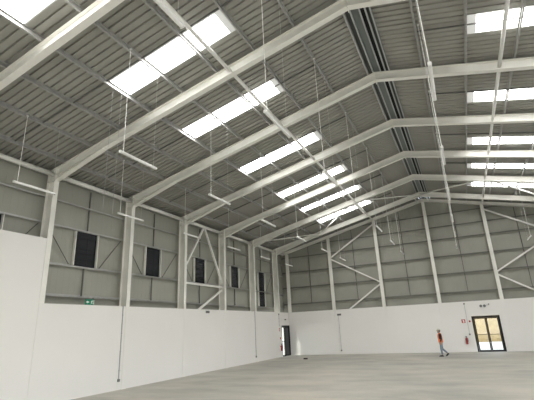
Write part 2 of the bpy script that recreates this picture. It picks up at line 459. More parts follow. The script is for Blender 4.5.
for i in range(5):
    p, q = rp(*nodes[i]), rp(*nodes[i + 1]); d = (q - p).normalized()
    bm = NEW(); tube(bm, p + d * .16, q - d * .16, .05, 10)
    tag(build('roof_brace', bm, M['brace'], smooth=True), 'white roof brace in last bay, ' + BR[i].replace('the ', ''), 'brace', 'roof braces in the last bay')
# short apex links from the last frame to the gable
for x, nm in ((XR - .5, 'left'), (XR + .35, 'right')):
    bm = NEW(); tube(bm, (x, fy(5) + .12, zu(x) + .1), (x + .12, YG - .01, zu(x) + .22), .05, 8)
    tag(build('strut', bm, M['brace'], smooth=True), f'short white strut {nm} of the last apex, reaching the end wall', 'brace')

# ------------------------------------------------------------------ left wall: girts, sag bars, windows, stay rods, bracing
def girt_left(z, lab, upto, sides):
    bm = NEW()
    x0, x1 = -15.262, -15.074
    box(bm, x0, x1, YB + .05, 35.24, z - .003, z + .003); box(bm, x1 - .006, x1, YB + .05, 35.24, z - .058, z + .003); box(bm, x0, x0 + .006, YB + .05, 35.24, z - .003, z + .065)
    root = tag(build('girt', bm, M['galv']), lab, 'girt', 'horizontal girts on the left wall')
    if upto:
        for k in sides:
            yc = fy(k) + BAY / 2
            b2 = NEW(); box(b2, -15.20, -15.15, yc - .022, yc + .022, z + .003, upto - .06)
            build('sag_bar', b2, M['rod'], root)
    return root
GZ = [4.03, 5.31, 6.95, 8.05, 9.02]
girt_left(GZ[0], 'lowest grey girt on the left wall, just above the white panels', GZ[1], range(-1, 4))
girt_left(GZ[1], 'second grey girt up the left wall, under the louvre windows', None, ())
girt_left(GZ[2], 'third grey girt up the left wall, over the louvre windows', GZ[3], range(-1, 5))
girt_left(GZ[3], 'highest grey girt on the left wall, below the eave tubes', 8.95, range(-1, 5))
# eave beam behind the tubes
bm = NEW()
box(bm, -15.262, -15.256, YB + .05, 35.24, 9.00, 9.22); box(bm, -15.262, -15.09, YB + .05, 35.24, 8.995, 9.001); box(bm, -15.096, -15.09, YB + .05, 35.24, 8.965, 9.001)
tag(build('eave_beam', bm, M['galv']), 'long grey eave beam at the head of the left wall, above the tubes', 'girt')

WLAB = {-1: 'louvre window cut off at the left edge, above the tall white panel', 0: 'dark louvre window nearest, above the green exit sign', 1: 'second full louvre window along the left wall',
        2: 'louvre window behind the inverted V bracing', 3: 'louvre window just past the wall bracing', 4: 'tallest louvre window, furthest along the left wall'}
for n, k in enumerate(range(-1, 5)):
    yc = fy(k) + BAY / 2; z0, z1 = (5.33, 6.885) if k < 4 else (4.10, 6.885)
    ya, yb = yc - .62, yc + .62
    root = thing(f'window_{n + 1}', WLAB[k], None, (-15.15, yc, z0)); root['kind'] = 'structure'
    bm = NEW()
    for y_ in (ya, yb): box(bm, -15.235, -15.10, y_ - .018, y_ + .018, z0, z1)
    build('jamb', bm, M['steel'], root)
    bm = NEW()
    box(bm, -15.245, -15.20, ya + .03, ya + .07, z0, z1); box(bm, -15.245, -15.20, yb - .07, yb - .03, z0, z1)
    box(bm, -15.245, -15.20, ya + .03, yb - .03, z0, z0 + .04); box(bm, -15.245, -15.20, ya + .03, yb - .03, z1 - .04, z1)
    box(bm, -15.245, -15.215, yc + .12, yc + .15, z0, z1)
    build('frame', bm, M['louvre'], root)
    bm = NEW(); nb = int((z1 - z0 - .08) / .095)
    for i in range(nb):
        z = z0 + .05 + i * (z1 - z0 - .08) / nb
        q = random.uniform(-.014, .014)
        prism(bm, [(-15.245, z), (-15.240, z - .004), (-15.20 + q, z + .075), (-15.205 + q, z + .08)], 'y', ya + .06, yb - .06)
    build('louvre', bm, M['louvre'], root)
    bm = NEW(); box(bm, -15.262, -15.25, ya + .03, yb - .03, z0, z1); build('backing', bm, M['black'], root)
    for s, nm in ((-1, 'left'), (1, 'right')):
        yw = ya - .03 if s < 0 else yb + .03
        ye = fy(k) + .20 if s < 0 else fy(k + 1) - .20
        if k == -1 and s < 0: continue
        bm = NEW(); tube(bm, (-15.16, ye, 6.86), (-15.16, yw + s * .18, 5.36), .018, 6)
        wn = {-1: 'window cut by the left edge', 0: 'nearest full louvre window', 1: 'second full louvre window', 2: 'louvre window behind the V bracing', 3: 'louvre window past the V bracing', 4: 'tallest louvre window'}[k]
        tag(build('stay_rod', bm, M['rod']), f'thin dark diagonal rod {nm} of the {wn}', 'rod', 'diagonal stay rods beside the louvre windows')

def wall_brace(p, q, lab, w=.11):
    bm = NEW(); bar(bm, p, q, (1, 0, 0), w, w)
    return tag(build('wall_brace', bm, M['brace']), lab, 'brace', 'white bracing on the left wall')
xb = -14.84; ym = (fy(2) + fy(3)) / 2
wall_brace((xb, ym - .06, 8.90), (xb, fy(2) + .10, 5.95), 'near white leg of the inverted V brace on the left wall')
wall_brace((xb, ym + .06, 8.90), (xb, fy(3) - .10, 5.50), 'far white leg of the inverted V brace on the left wall')
wall_brace((xb, fy(2) + .02, 5.16), (xb, fy(3) - .02, 5.16), 'horizontal white bar under the inverted V brace')
wall_brace((xb, fy(3) - .10, 4.98), (xb, fy(2) + .6, 3.08), 'white diagonal below the horizontal bar, running behind the white panels')

# ------------------------------------------------------------------ end wall: columns, rafters, girts, bracing
CL = ['white corner column where the left wall meets the end wall', 'second end wall column from the left corner, at the left point of bracing',
      'third white end wall column, under the left tie tube', 'middle white end wall column under the ridge', 'white end wall column above the double glass door',
      'last white end wall column towards the right edge']
gz = lambda x: zu(x) + .12
for i, x in enumerate(GX):
    bm = NEW(); top = gz(x) - .005; b = .12; zb = 0
    if i == 0: zb = DADO
    prism(bm, [(x - b, YG), (x + b, YG), (x + b, YG + .014), (x - b, YG + .014)], 'z', zb, top)
    prism(bm, [(x - b, YG + .23), (x + b, YG + .23), (x + b, YG + .244), (x - b, YG + .244)], 'z', zb, top)
    prism(bm, [(x - .006, YG + .014), (x + .006, YG + .014), (x + .006, YG + .23), (x - .006, YG + .23)], 'z', zb, top)
    tag(build('gable_column', bm, M['steel']), CL[i], 'steel column', 'columns of the end wall')
for s, nm in ((-1, 'left'), (1, 'right')):
    bm = NEW(); X = lambda d: XR + s * d; d0, d1 = .004, 13.3
    B = lambda d: ZA - SL * d + .12
    for lo, hi, ya, yb in ((0, .014, 0, .2), (.234, .248, 0, .2), (.014, .234, .09, .102)):
        prism(bm, [(X(d0), B(d0) + lo), (X(d1), B(d1) + lo), (X(d1), B(d1) + hi), (X(d0), B(d0) + hi)], 'y', YG + ya, YG + yb)
    tag(build('gable_rafter', bm, M['steel']), f'slim white rafter along the {nm} top of the end wall', 'steel rafter')
GGZ = [4.36, 5.84, 7.25, 8.66, 9.71, 10.78]
GL = ['lowest grey girt on the end wall', 'second grey girt up the end wall', 'third grey girt up the end wall', 'fourth grey girt up the end wall', 'fifth grey girt up the end wall', 'highest grey girt on the end wall, close under the apex']
for i, z in enumerate(GGZ):
    dmax = min(13.45, (ZA + .30 - z) / SL - .1)
    x0, x1 = XR - dmax, XR + dmax
    bm = NEW(); ya, yb = YG + .248, YG + .43
    box(bm, x0, x1, ya, yb, z - .003, z + .003); box(bm, x0, x1, ya, ya + .006, z - .060, z + .003); box(bm, x0, x1, yb - .006, yb, z - .003, z + .065)
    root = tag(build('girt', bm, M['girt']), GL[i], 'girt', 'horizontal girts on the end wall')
    nz = GGZ[i + 1] - .06 if i < 5 else None
    for j in range(5):
        xc = (GX[j] + GX[j + 1]) / 2 if j else (GX[0] + GX[1]) / 2
        topz = nz if nz else zu(xc) + .3
        if topz > zu(xc) + .5: topz = zu(xc) + .4
        if topz < z + .2 or abs(xc - XR) > dmax: continue
        b2 = NEW(); box(b2, xc - .02, xc + .02, YG + .33, YG + .38, z + .003, topz); build('sag_bar', b2, M['rod'], root)
def gable_brace(p, q, lab):
    bm = NEW(); bar(bm, (p[0], YG + .19, p[1]), (q[0], YG + .19, q[1]), (0, 1, 0), .11, .11)
    tag(build('gable_brace', bm, M['brace']), lab, 'brace', 'white bracing on the end wall')
A_, B_ = GX[1], GX[2]
gable_brace((B_ - .10, 10.72), (A_ + .10, 8.22), 'highest white diagonal of the left end wall bracing')
gable_brace((A_ + .10, 8.05), (B_ - .10, 5.68), 'middle white diagonal of the left end wall bracing')
gable_brace((B_ - .10, 5.52), (A_ + .60, 3.10), 'lowest white diagonal of the left end wall bracing, ending behind the panels')
A2, B2 = GX[5], GX[4]
gable_brace((B2 + .10, 10.62), (A2 - .10, 8.22), 'highest white diagonal of the right end wall bracing')
gable_brace((A2 - .10, 8.05), (B2 + .10, 5.70), 'middle white diagonal of the right end wall bracing, above the door')
gable_brace((B2 + .10, 5.46), (A2 - .60, 3.20), 'lowest white diagonal of the right end wall bracing, above the door')

# ------------------------------------------------------------------ hanging batten lights
ROWS = [(-12.55, 'row nearest left wall'), (-8.0, 'second row from left wall'), (-3.5, 'third row from left wall'), (.20, 'row right of the ridge'), (4.60, 'rightmost row in view')]
LZ = 7.25
def make_light(x, y0, label, group):
    root = thing('hanging_light', label, 'light', (x, y0, LZ), group)
    bm = NEW(); prism(bm, [(x - .038, LZ - .01), (x + .038, LZ - .01), (x + .038, LZ + .025), (x + .025, LZ + .04), (x - .025, LZ + .04), (x - .038, LZ + .025)], 'y', y0, y0 + 1.5)
    build('housing', bm, M['lamp_white'], root)
    bm = NEW(); prism(bm, [(x - .035, LZ - .01), (x - .028, LZ - .030), (x, LZ - .038), (x + .028, LZ - .030), (x + .035, LZ - .01)], 'y', y0 + .02, y0 + 1.48)
    build('diffuser', bm, M['diffuser'], root)
    for a in (y0 - .012, y0 + 1.5):
        bm = NEW(); prism(bm, [(x - .040, LZ - .030), (x, LZ - .041), (x + .040, LZ - .030), (x + .040, LZ + .027), (x + .026, LZ + .042), (x - .026, LZ + .042), (x - .040, LZ + .027)], 'y', a, a + .012)
        build('end_cap', bm, M['lamp_white'], root)
    ztop = zu(x) + RD + .01
    bm = NEW(); tube(bm, (x, y0 + .12, LZ + .04), (x, y0 + .12, ztop), .0105, 6); build('cable', bm, M['cable'], root)
    bm = NEW(); tube(bm, (x, y0 + 1.38, LZ + .04), (x, y0 + 1.38, ztop), .0025, 5); build('wire', bm, M['cable'], root)
    bm = NEW(); box(bm, x - .03, x + .03, y0 + .09, y0 + .15, ztop - .03, ztop); build('hook', bm, M['cable'], root)
    return root
for x, rn in ROWS:
    first = None
    for j in range(6):
        y = {-12.55: 7.48, -8.0: 7.55, -3.5: 7.66, .20: 7.66}.get(x, 7.6) + BAY * j
        if x > 4 and j < 5: continue
        lab = f'white batten light, {rn}, {BETWEEN[j - 1]}'
        lab = lab.replace('the ', '') if len(lab.split()) > 15 else lab
        if first is None:
            first = make_light(x, y, lab, 'hanging batten lights'); 
        else:
            o = copy_tree(first); o.location = (x, y, LZ); o['label'] = lab
# third row: the near one hangs partly above the picture edge
o = copy_tree(first); o.location = (-3.5, 2.95, LZ); o['label'] = 'white batten light, third row from left wall, cut off by the top edge'
for ch in o.children:          # its cables reach the higher purlin of that row
    if ch.name.split('.')[0] in ('cable', 'wire', 'hook'): pass
for o in [c for c in COL.objects if c.name.split('.')[0] == 'hanging_light' and c['label'].endswith('cut off by the top edge')]:
    src = [c for c in COL.objects if c.name.split('.')[0] == 'hanging_light' and 'third row' in c['label'] and 'cut off' not in c['label']][0]
    for ch in list(o.children): bpy.data.objects.remove(ch)
    for ch in list(src.children): copy_tree(ch, o)
for (x, y, lab) in ((-9.55, 8.50, 'nearer loose pale cable hanging from the roof before the second frame'), (-9.62, 8.95, 'further loose pale cable hanging from the roof before the second frame')):
    bm = NEW(); zt_ = zu(x) + RD; pts = [(x + .004 * math.sin(i * .5), y, zt_ - i * 1.1) for i in range(5)]
    path_tube(bm, pts, .0045, 6)
    tag(build('loose_cable', bm, M['conduit']), lab, 'cable', 'loose cables hanging from the roof')

# ------------------------------------------------------------------ doors
# double glass door in the end wall
root = thing('door_1', 'black framed double glass door in the end wall, sunlit outside', None, (1.235, YG + .06, 0)); root['kind'] = 'structure'
dx0, dx1, dz = .30, 2.17, 2.52
bm = NEW(); ya, yb = YG - .01, YG + .12
box(bm, dx0, dx0 + .11, ya, yb, 0, dz); box(bm, dx1 - .11, dx1, ya, yb, 0, dz); box(bm, dx0 + .11, dx1 - .11, ya, yb, dz - .12, dz); box(bm, dx0 + .11, dx1 - .11, ya, yb, 0, .02)
build('frame', bm, M['frameblack'], root)
xm = (dx0 + dx1) / 2
for a, b, s in ((dx0 + .115, xm - .004, 1), (xm + .004, dx1 - .115, -1)):
    bm = NEW(); y1, y2 = YG + .02, YG + .075; w = .075
    box(bm, a, a + w, y1, y2, .025, dz - .125); box(bm, b - w, b, y1, y2, .025, dz - .125)
    box(bm, a + w, b - w, y1, y2, .025, .12); box(bm, a + w, b - w, y1, y2, dz - .20, dz - .125)
    leaf = build('leaf', bm, M['frameblack'], root)
    bm = NEW(); box(bm, a + w, b - w, YG + .045, YG + .053, .12, dz - .20); build('glass', bm, M['glass'], leaf)
    bm = NEW(); tube(bm, (a + .04, YG - .05, 1.20), (b - .04, YG - .05, 1.20), .018, 8)
    for q in (a + .05, b - .05): box(bm, q - .02, q + .02, YG - .06, YG + .02, 1.165, 1.235)
    build('push_bar', bm, M['frameblack'], leaf)
# double door at the far end of the left wall
root = thing('door_2', 'narrow looking black door at the far end of the left wall', None, (-14.66, 34.1, 0)); root['kind'] = 'structure'
y0, y1 = 33.23, 34.985; xa, xb_ = -14.74, -14.60
bm = NEW(); box(bm, xa, xb_, y0, y0 + .05, 0, dz); box(bm, xa, xb_, y1 - .07, y1, 0, dz); box(bm, xa, xb_, y0 + .05, y1 - .07, dz - .13, dz); box(bm, xa, xb_, y0 + .05, y1 - .07, 0, .02)
build('frame', bm, M['frameblack'], root)
ymid = 33.98
bm = NEW(); a, b, w = y0 + .055, ymid - .004, .05
box(bm, -14.70, -14.65, a, a + w, .025, dz - .135); box(bm, -14.70, -14.65, b - w * .6, b, .025, dz - .135)
box(bm, -14.70, -14.65, a + w, b - w, .025, .10); box(bm, -14.70, -14.65, a + w, b - w, dz - .18, dz - .135)
leaf = build('leaf', bm, M['frameblack'], root)
bm = NEW(); box(bm, -14.68, -14.672, a + w, b - w * .6, .10, dz - .18); build('glass', bm, M['glass'], leaf)
bm = NEW(); tube(bm, (-14.60, a + .05, 1.20), (-14.60, b - .05, 1.20), .02, 8)
for q in (a + .06, b - .06): box(bm, -14.66, -14.585, q - .02, q + .02, 1.165, 1.235)
build('push_bar', bm, M['frameblack'], leaf)
bm = NEW(); a, b = ymid + .004, y1 - .075
box(bm, -14.70, -14.65, a, a + .10, .025, dz - .135); box(bm, -14.70, -14.65, b - .10, b, .025, dz - .135)
box(bm, -14.70, -14.65, a + .10, b - .10, .025, .12); box(bm, -14.70, -14.65, a + .10, b - .10, dz - .22, dz - .135)
leaf = build('leaf', bm, M['frameblack'], root)
bm = NEW(); box(bm, -14.685, -14.665, a + .10, b - .10, .12, dz - .22); build('panel', bm, M['leafdark'], leaf)

# ------------------------------------------------------------------ outside, seen through the doors
bm = NEW(); box(bm, -70, 70, -30, 90, -.30, -.13)
box(bm, -70, 70, YG + .5, 90, -.131, -.01); box(bm, -70, -15.36, -30, YG + .5, -.131, -.01)
tag(build('ground_outside', bm, M['outground']), 'pale sunlit ground outside the doors', kind='structure')
bm = NEW(); nx, nz = 90, 16
rows = []
for j in range(nz + 1):
    rw = []
    for i in range(nx + 1):
        x = -18 + 40 * i / nx; t = j / nz
        y = 49.5 + 5.5 * t + random.uniform(-.05, .05) * (1 if j else 0); z = -.05 + 6.0 * t + random.uniform(-.04, .04)
        rw.append(bm.verts.new((x, y, z if j else -.3)))
    rows.append(rw)
for j in range(nz):
    for i in range(nx): bm.faces.new((rows[j][i], rows[j][i + 1], rows[j + 1][i + 1], rows[j + 1][i]))
back = [bm.verts.new((v.co.x, 58, v.co.z)) for v in rows[-1]]; low = [bm.verts.new((v.co.x, 58, -.3)) for v in rows[0]]
for i in range(nx):
    bm.faces.new((rows[-1][i], rows[-1][i + 1], back[i + 1], back[i])); bm.faces.new((back[i], back[i + 1], low[i + 1], low[i])); bm.faces.new((low[i], low[i + 1], rows[0][i + 1], rows[0][i]))
tag(build('earth_bank', bm, M['bank']), 'sunlit tan earth bank outside, seen through the double glass door', 'bank')

# ------------------------------------------------------------------ signs, lamps, extinguishers, conduits
# green exit sign standing on the left panels' top edge
root = thing('exit_sign', 'small green exit sign with arrow and running figure on the left panels', 'sign', (-14.66, 12.74, DADO))
x = -14.66; ya, yb, za_, zb_ = 12.54, 13.02, DADO + .015, DADO + .245
bm = NEW(); box(bm, x - .02, x, ya, yb, za_, zb_); build('sign_plate', bm, M['green'], root)
bm = NEW(); box(bm, x - .03, x + .004, ya - .012, yb + .012, zb_, zb_ + .022); box(bm, x - .03, x + .004, yb - .10, yb - .04, zb_ + .022, zb_ + .07); build('sign_rail', bm, M['greyplastic'], root)
bm = NEW(); box(bm, x - .03, x - .01, ya + .04, ya + .07, DADO, za_ + .02); box(bm, x - .03, x - .01, yb - .07, yb - .04, DADO, za_ + .02); build('bracket', bm, M['greyplastic'], root)
bm = NEW(); xs = x + .0015
def poly_yz(bm, pts, x0, x1): prism(bm, pts, 'x', x0, x1)
cz = (za_ + zb_) / 2
poly_yz(bm, [(ya + .05, cz), (ya + .12, cz + .06), (ya + .12, cz + .025), (ya + .20, cz + .025), (ya + .20, cz - .025), (ya + .12, cz - .025), (ya + .12, cz - .06)], x, xs)
build('arrow', bm, M['white'], root)
bm = NEW()
h = [(yb - .12 + .022 * math.cos(a * pi / 5), cz + .065 + .022 * math.sin(a * pi / 5)) for a in range(10)]
poly_yz(bm, h, x, xs)
for p in ([(-.17, .035), (-.11, .045), (-.10, .02), (-.13, -.03), (-.16, -.02)], [(-.15, -.025), (-.125, -.025), (-.17, -.09), (-.20, -.09), (-.175, -.07)], [(-.14, -.02), (-.115, -.02), (-.075, -.075), (-.095, -.085)], [(-.17, .03), (-.16, .045), (-.21, .0), (-.215, -.02)], [(-.11, .04), (-.10, .02), (-.06, .01), (-.06, .025)]):
    poly_yz(bm, [(yb + a, cz + b) for a, b in p], x, xs)
build('pictogram', bm, M['white'], root)
bm = NEW(); box(bm, x, xs, yb - .045, yb - .015, za_ + .02, zb_ - .02); build('door_mark', bm, M['white'], root)

def wall_lamp(axis, at, z, lab, two=True, w=.34):
    c = (-14.617, at, z) if axis == 'x' else (at, YG + .007, z)
    root = thing('emergency_lamp', lab, 'lamp', c)
    def bx(bm, u0, u1, d0, d1, z0, z1):
        if axis == 'x': box(bm, -14.617 + d0, -14.617 + d1, at + u0, at + u1, z + z0, z + z1)
        else: box(bm, at + u0, at + u1, YG + .007 - d1, YG + .007 - d0, z + z0, z + z1)
    bm = NEW(); bx(bm, -w / 2, w / 2, 0, .05, -w * .22, w * .22); build('housing', bm, M['greyplastic'] if not two else M['white'], root)
    if two:
        for s in (-1, 1):
            bm = NEW(); n = 14
            pts = [(s * w * .24 + w * .2 * math.cos(2 * pi * i / n), w * .2 * math.sin(2 * pi * i / n)) for i in range(n)]
            if axis == 'x': prism(bm, [(at + a, z + b) for a, b in pts], 'x', -14.617 + .05, -14.617 + .10)
            else: prism(bm, [(at + a, z + b) for a, b in pts], 'y', YG + .007 - .10, YG + .007 - .05)
            build('lamp_head', bm, M['greyplastic'], root)
    else:
        bm = NEW(); bx(bm, -w / 2 + .02, w / 2 - .02, .05, .075, -.045, .03); build('lens', bm, M['rod'], root)
wall_lamp('y', 1.20, 3.23, 'twin headed emergency lamp above the double glass door', True, .5)
wall_lamp('y', -9.9, 3.20, 'small dark emergency lamp by the conduit on the end wall', False)
wall_lamp('x', 21.75, 3.48, 'pale emergency lamp at the top of the left panels, below wall bracing', True, .40)
wall_lamp('x', 34.1, 3.02, 'small emergency lamp above the far left door', False, .22)
bm = NEW(); box(bm, 1.585, 1.655, YG - .05, YG + .007, 3.29, 3.37)
tag(build('junction_box', bm, M['greyplastic']), 'small dark box right of the twin headed emergency lamp', 'box')

def conduit(axis, at, z0, z1, lab, r=.016, m='conduit', box_low=True, box_top=False):
    P = (lambda z, o=.02: (-14.617 + o, at, z)) if axis == 'x' else (lambda z, o=.02: (at, YG + .007 - o, z))
    root = thing('conduit', lab, 'conduit', P(z0, 0))
    bm = NEW(); tube(bm, P(z0), P(z1), r, 8); build('pipe', bm, M[m], root)
    n = 4
    bm = NEW()
    for i in range(n):
        z = z0 + (z1 - z0) * (i + .5) / n; p = P(z)
        box(bm, p[0] - r - .006, p[0] + r + .006, p[1] - r - .006, p[1] + r + .006, z - .012, z + .012)
    build('clip', bm, M[m], root)
    for f, zz, s in ((box_low, z0, .055), (box_top, z1 - .06, .05)):
        if f:
            p = P(zz, .025); bm = NEW()
            if axis == 'x': box(bm, p[0] - .025, p[0] + .03, at - s, at + s, zz - s, zz + s)
            else: box(bm, at - s, at + s, p[1] - .03, p[1] + .025, zz - s, zz + s)
            build('socket_box', bm, M['greyplastic'], root)
conduit('x', 14.68, .40, DADO, 'grey conduit drop on the left panels, nearest to the viewer', .024)
conduit('x', 28.24, .38, DADO, 'grey conduit drop on the left panels, second along, past the bracing', .022)
conduit('x', 32.72, 2.45, 3.52, 'short thin conduit above the extinguisher by the far left door', .014, 'conduit', False, True)
conduit('y', -9.98, .30, 3.20, 'thin grey conduit on the left part of the end wall', .013)
conduit('y', -.03, 1.24, 3.52, 'thin grey conduit left of the double glass door', .011, 'conduit', True, True)

def extinguisher(axis, at, z, lab):
    c = (-14.617 + .12, at) if axis == 'x' else (at, YG + .007 - .12)
    root = thing('fire_extinguisher', lab, 'fire extinguisher', (c[0], c[1], z))
    bm = NEW(); lathe(bm, [(.07, 0), (.08, .02), (.08, .36), (.06, .42), (.025, .45), (.025, .47)], (c[0], c[1], z)); build('cylinder', bm, M['red'], root, True)
    bm = NEW(); lathe(bm, [(.02, .47), (.02, .50), (.035, .505), (.035, .52)], (c[0], c[1], z), 10); box(bm, c[0] - .06, c[0] + .06, c[1] - .012, c[1] + .012, z + .52, z + .55); build('valve', bm, M['rubber'], root)
    bm = NEW(); pts = [(c[0] + (.02 if axis == 'y' else .05) + .09 * math.sin(t * pi / 6), c[1] - .05, z + .5 - t * .07) for t in range(7)]
    path_tube(bm, pts, .013, 6); tube(bm, pts[-1], Vector(pts[-1]) + Vector((0, 0, -.09)), .02, 8); build('hose', bm, M['rubber'], root)
    bm = NEW()
    if axis == 'x': box(bm, -14.617, c[0] - .06, at - .03, at + .03, z + .30, z + .36)
    else: box(bm, at - .03, at + .03, c[1] + .06, YG + .007, z + .30, z + .36)
    build('bracket', bm, M['greyplastic'], root)
extinguisher('y', -.31, .56, 'red fire extinguisher hung left of the double glass door')
extinguisher('x', 32.80, .50, 'red fire extinguisher hung beside the far left door')

def fire_sign(axis, at, z, s, lab):
    c = (-14.617, at, z) if axis == 'x' else (at, YG + .007, z)
    root = thing('fire_sign', lab, 'sign', c)
    def pz(bm, pts, d0, d1):
        if axis == 'x': prism(bm, [(at + a, z + b) for a, b in pts], 'x', -14.617 + d0, -14.617 + d1)
        else: prism(bm, [(at + a, z + b) for a, b in pts], 'y', YG + .007 - d1, YG + .007 - d0)
    sq = lambda h: [(-h, -h), (h, -h), (h, h), (-h, h)]
    bm = NEW(); pz(bm, sq(s), 0, .006); build('border', bm, M['white'], root)
    bm = NEW(); pz(bm, sq(s * .93), .006, .008); build('plate', bm, M['signred'], root)
    bm = NEW()
    pz(bm, [(s * a, s * b) for a, b in ((-.15, -.75), (.42, -.75), (.42, .25), (.28, .45), (.22, .74), (.06, .74), (.0, .45), (-.15, .25))], .008, .010)
    pz(bm, [(s * a, s * b) for a, b in ((.05, .58), (.05, .74), (-.40, .50), (-.42, .05), (-.28, .05), (-.25, .42))], .008, .010)
    build('pictogram', bm, M['white'], root)
fire_sign('y', -.295, 2.20, .14, 'red square extinguisher sign on the end wall, left of the door')
fire_sign('x', 32.80, 2.20, .14, 'red square extinguisher sign beside the far left door')
def alarm(axis, at, z, lab):
    c = (-14.617, at, z) if axis == 'x' else (at, YG + .007, z)
    root = thing('alarm_button', lab, 'alarm button', c); s = .06
    def b(bm, u, d0, d1):
        if axis == 'x': box(bm, -14.617 + d0, -14.617 + d1, at - u, at + u, z - u, z + u)
        else: box(bm, at - u, at + u, YG + .007 - d1, YG + .007 - d0, z - u, z + u)
    bm = NEW(); b(bm, s, 0, .05); build('housing', bm, M['signred'], root)
    bm = NEW(); b(bm, s * .45, .05, .055); build('button', bm, M['rubber'], root)
alarm('y', .13, 2.17, 'small red alarm button between the fire sign and the glass door')
alarm('x', 32.86, 1.50, 'small red alarm button beside the far left door')

bm = NEW(); box(bm, -11.62, -11.32, 30.18, 30.34, 0, .10)
bmesh.ops.bevel(bm, geom=bm.edges[:], offset=.015, segments=2, affect='EDGES')
tag(build('block', bm, M['brick']), 'small dark block lying alone on the floor near the far left door', 'block')

# ------------------------------------------------------------------ the walking person
def skin_mesh(name, verts, edges, radii, m, parent, root=0, sub=2):
    me = bpy.data.meshes.new(name); me.from_pydata(verts, edges, []); me.update()
    me.materials.append(m)
    o = bpy.data.objects.new(name, me); COL.objects.link(o)
    md = o.modifiers.new('skin', 'SKIN'); md.use_smooth_shade = True
    sv = me.skin_vertices[0].data
    for i, r in enumerate(radii):
        sv[i].radius = (r, r) if not isinstance(r, tuple) else r
        sv[i].use_root = (i == root)
    s = o.modifiers.new('sub', 'SUBSURF'); s.levels = sub; s.render_levels = sub
    if parent is not None: o.parent = parent
    return o
def chain(pts): return [(i, i + 1) for i in range(len(pts) - 1)]

PX, PY = -1.90, 31.25
# local axes: +y is forward, -x is his right... (turned below so that he walks towards the left)
L_sh, R_sh = (-.19, .0, 1.42), (.19, .0, 1.42)
V, Ed, Rr_ = [], [], []
def add(p, r, link=None):
    V.append(p); Rr_.append(r)
    if link is not None: Ed.append((link, len(V) - 1))
    return len(V) - 1
pel = add((0, 0, .95), (.145, .10)); wa = add((0, 0, 1.08), (.135, .095), pel); ch = add((0, .01, 1.28), (.155, .11), wa); ub = add((0, .01, 1.41), (.12, .085), ch)
nk = add((0, .02, 1.50), .052, ub); hd0 = add((0, .035, 1.565), .068, nk); hd1 = add((0, .04, 1.64), (.078, .092), hd0); hd2 = add((0, .035, 1.71), (.065, .078), hd1)
arms = {}
for s in (-1, 1):
    sh = add((s * .185, .0, 1.41), .058, ub)
    if s < 0: e, w_ = (s * .235, -.03, 1.14), (s * .235, .06, .90)      # his left arm, hanging on the viewer's side
    else: e, w_ = (s * .235, -.06, 1.14), (s * .235, .02, .89)
    mid = tuple((a + b) / 2 for a, b in zip((s * .185, 0, 1.41), e))
    a1 = add(mid, .05, sh); el = add(e, .042, a1); wr = add(w_, .027, el)
    pm = (w_[0], w_[1] + .015, w_[2] - .07); pa = add(pm, (.036, .024), wr)
    arms[s] = (e, w_, pm)
legs = {}
for s, kn, an, to in ((-1, (-.10, .06, .50), (-.10, .04, .09), (-.10, .20, .035)), (1, (.10, -.03, .49), (.10, -.34, .19), (.10, -.24, .055))):
    hp = add((s * .095, 0, .88), .095, pel); tm = add(tuple((a + b) / 2 for a, b in zip((s * .095, 0, .88), kn)), .076, hp)
    k_ = add(kn, .057, tm); cm = add(tuple(a * .6 + b * .4 for a, b in zip(kn, an)), .056, k_); a_ = add(an, .038, cm)
    legs[s] = (kn, an, to)
person = skin_mesh('person', V, Ed, Rr_, M['skin'], None, pel)
tag(person, 'walking person in orange vest, blue jeans and pale cap', 'person')
# hands: five separate fingers each
for s in (-1, 1):
    e, w_, pm = arms[s]
    hv, he, hr = [w_, pm], [(0, 1)], [.024, (.038, .020)]
    for j, ln in enumerate((.075, .085, .08, .062)):
        off = -.030 + .02 * j
        b0 = len(hv); x0_ = pm[0]; y0_ = pm[1] - off; z0_ = pm[2] - .03
        hv += [(x0_, y0_, z0_), (x0_ - s * .006, y0_ + .004, z0_ - ln * .5), (x0_ - s * .022, y0_ + .006, z0_ - ln * .95)]
        hr += [.0105, .0095, .008]; he += [(1, b0), (b0, b0 + 1), (b0 + 1, b0 + 2)]
    b0 = len(hv); hv += [(pm[0] - s * .02, pm[1] + .035, pm[2] + .02), (pm[0] - s * .028, pm[1] + .05, pm[2] - .02), (pm[0] - s * .03, pm[1] + .05, pm[2] - .05)]
    hr += [.012, .011, .009]; he += [(1, b0), (b0, b0 + 1), (b0 + 1, b0 + 2)]
    skin_mesh('hand', hv, he, hr, M['skin'], person, 1)
# face and ears
bm = NEW()
bmesh.ops.create_uvsphere(bm, u_segments=10, v_segments=8, radius=.016, matrix=Matrix.Translation((0, .134, 1.625)) @ Matrix.Diagonal((.8, 1.2, 1.3, 1)))
build('nose', bm, M['skin'], person, True)
for s in (-1, 1):
    bm = NEW(); bmesh.ops.create_uvsphere(bm, u_segments=10, v_segments=8, radius=.012, matrix=Matrix.Translation((s * .03, .116, 1.65))); build('eye', bm, M['white'], person, True)
    bm = NEW(); bmesh.ops.create_uvsphere(bm, u_segments=8, v_segments=6, radius=.006, matrix=Matrix.Translation((s * .03, .127, 1.65))); build('pupil', bm, M['rubber'], person, True)
    bm = NEW(); bmesh.ops.create_uvsphere(bm, u_segments=10, v_segments=8, radius=.03, matrix=Matrix.Translation((s * .08, .03, 1.63)) @ Matrix.Diagonal((.4, .8, 1.1, 1))); build('ear', bm, M['skin'], person, True)
bm = NEW(); box(bm, -.025, .025, .118, .126, 1.583, 1.591); build('mouth', bm, M['red'], person)
skin_mesh('beard', [(0, .075, 1.595), (0, .10, 1.55), (0, .07, 1.535)], [(0, 1), (1, 2)], [(.066, .045), (.045, .035), (.04, .03)], M['hair'], person, 0)
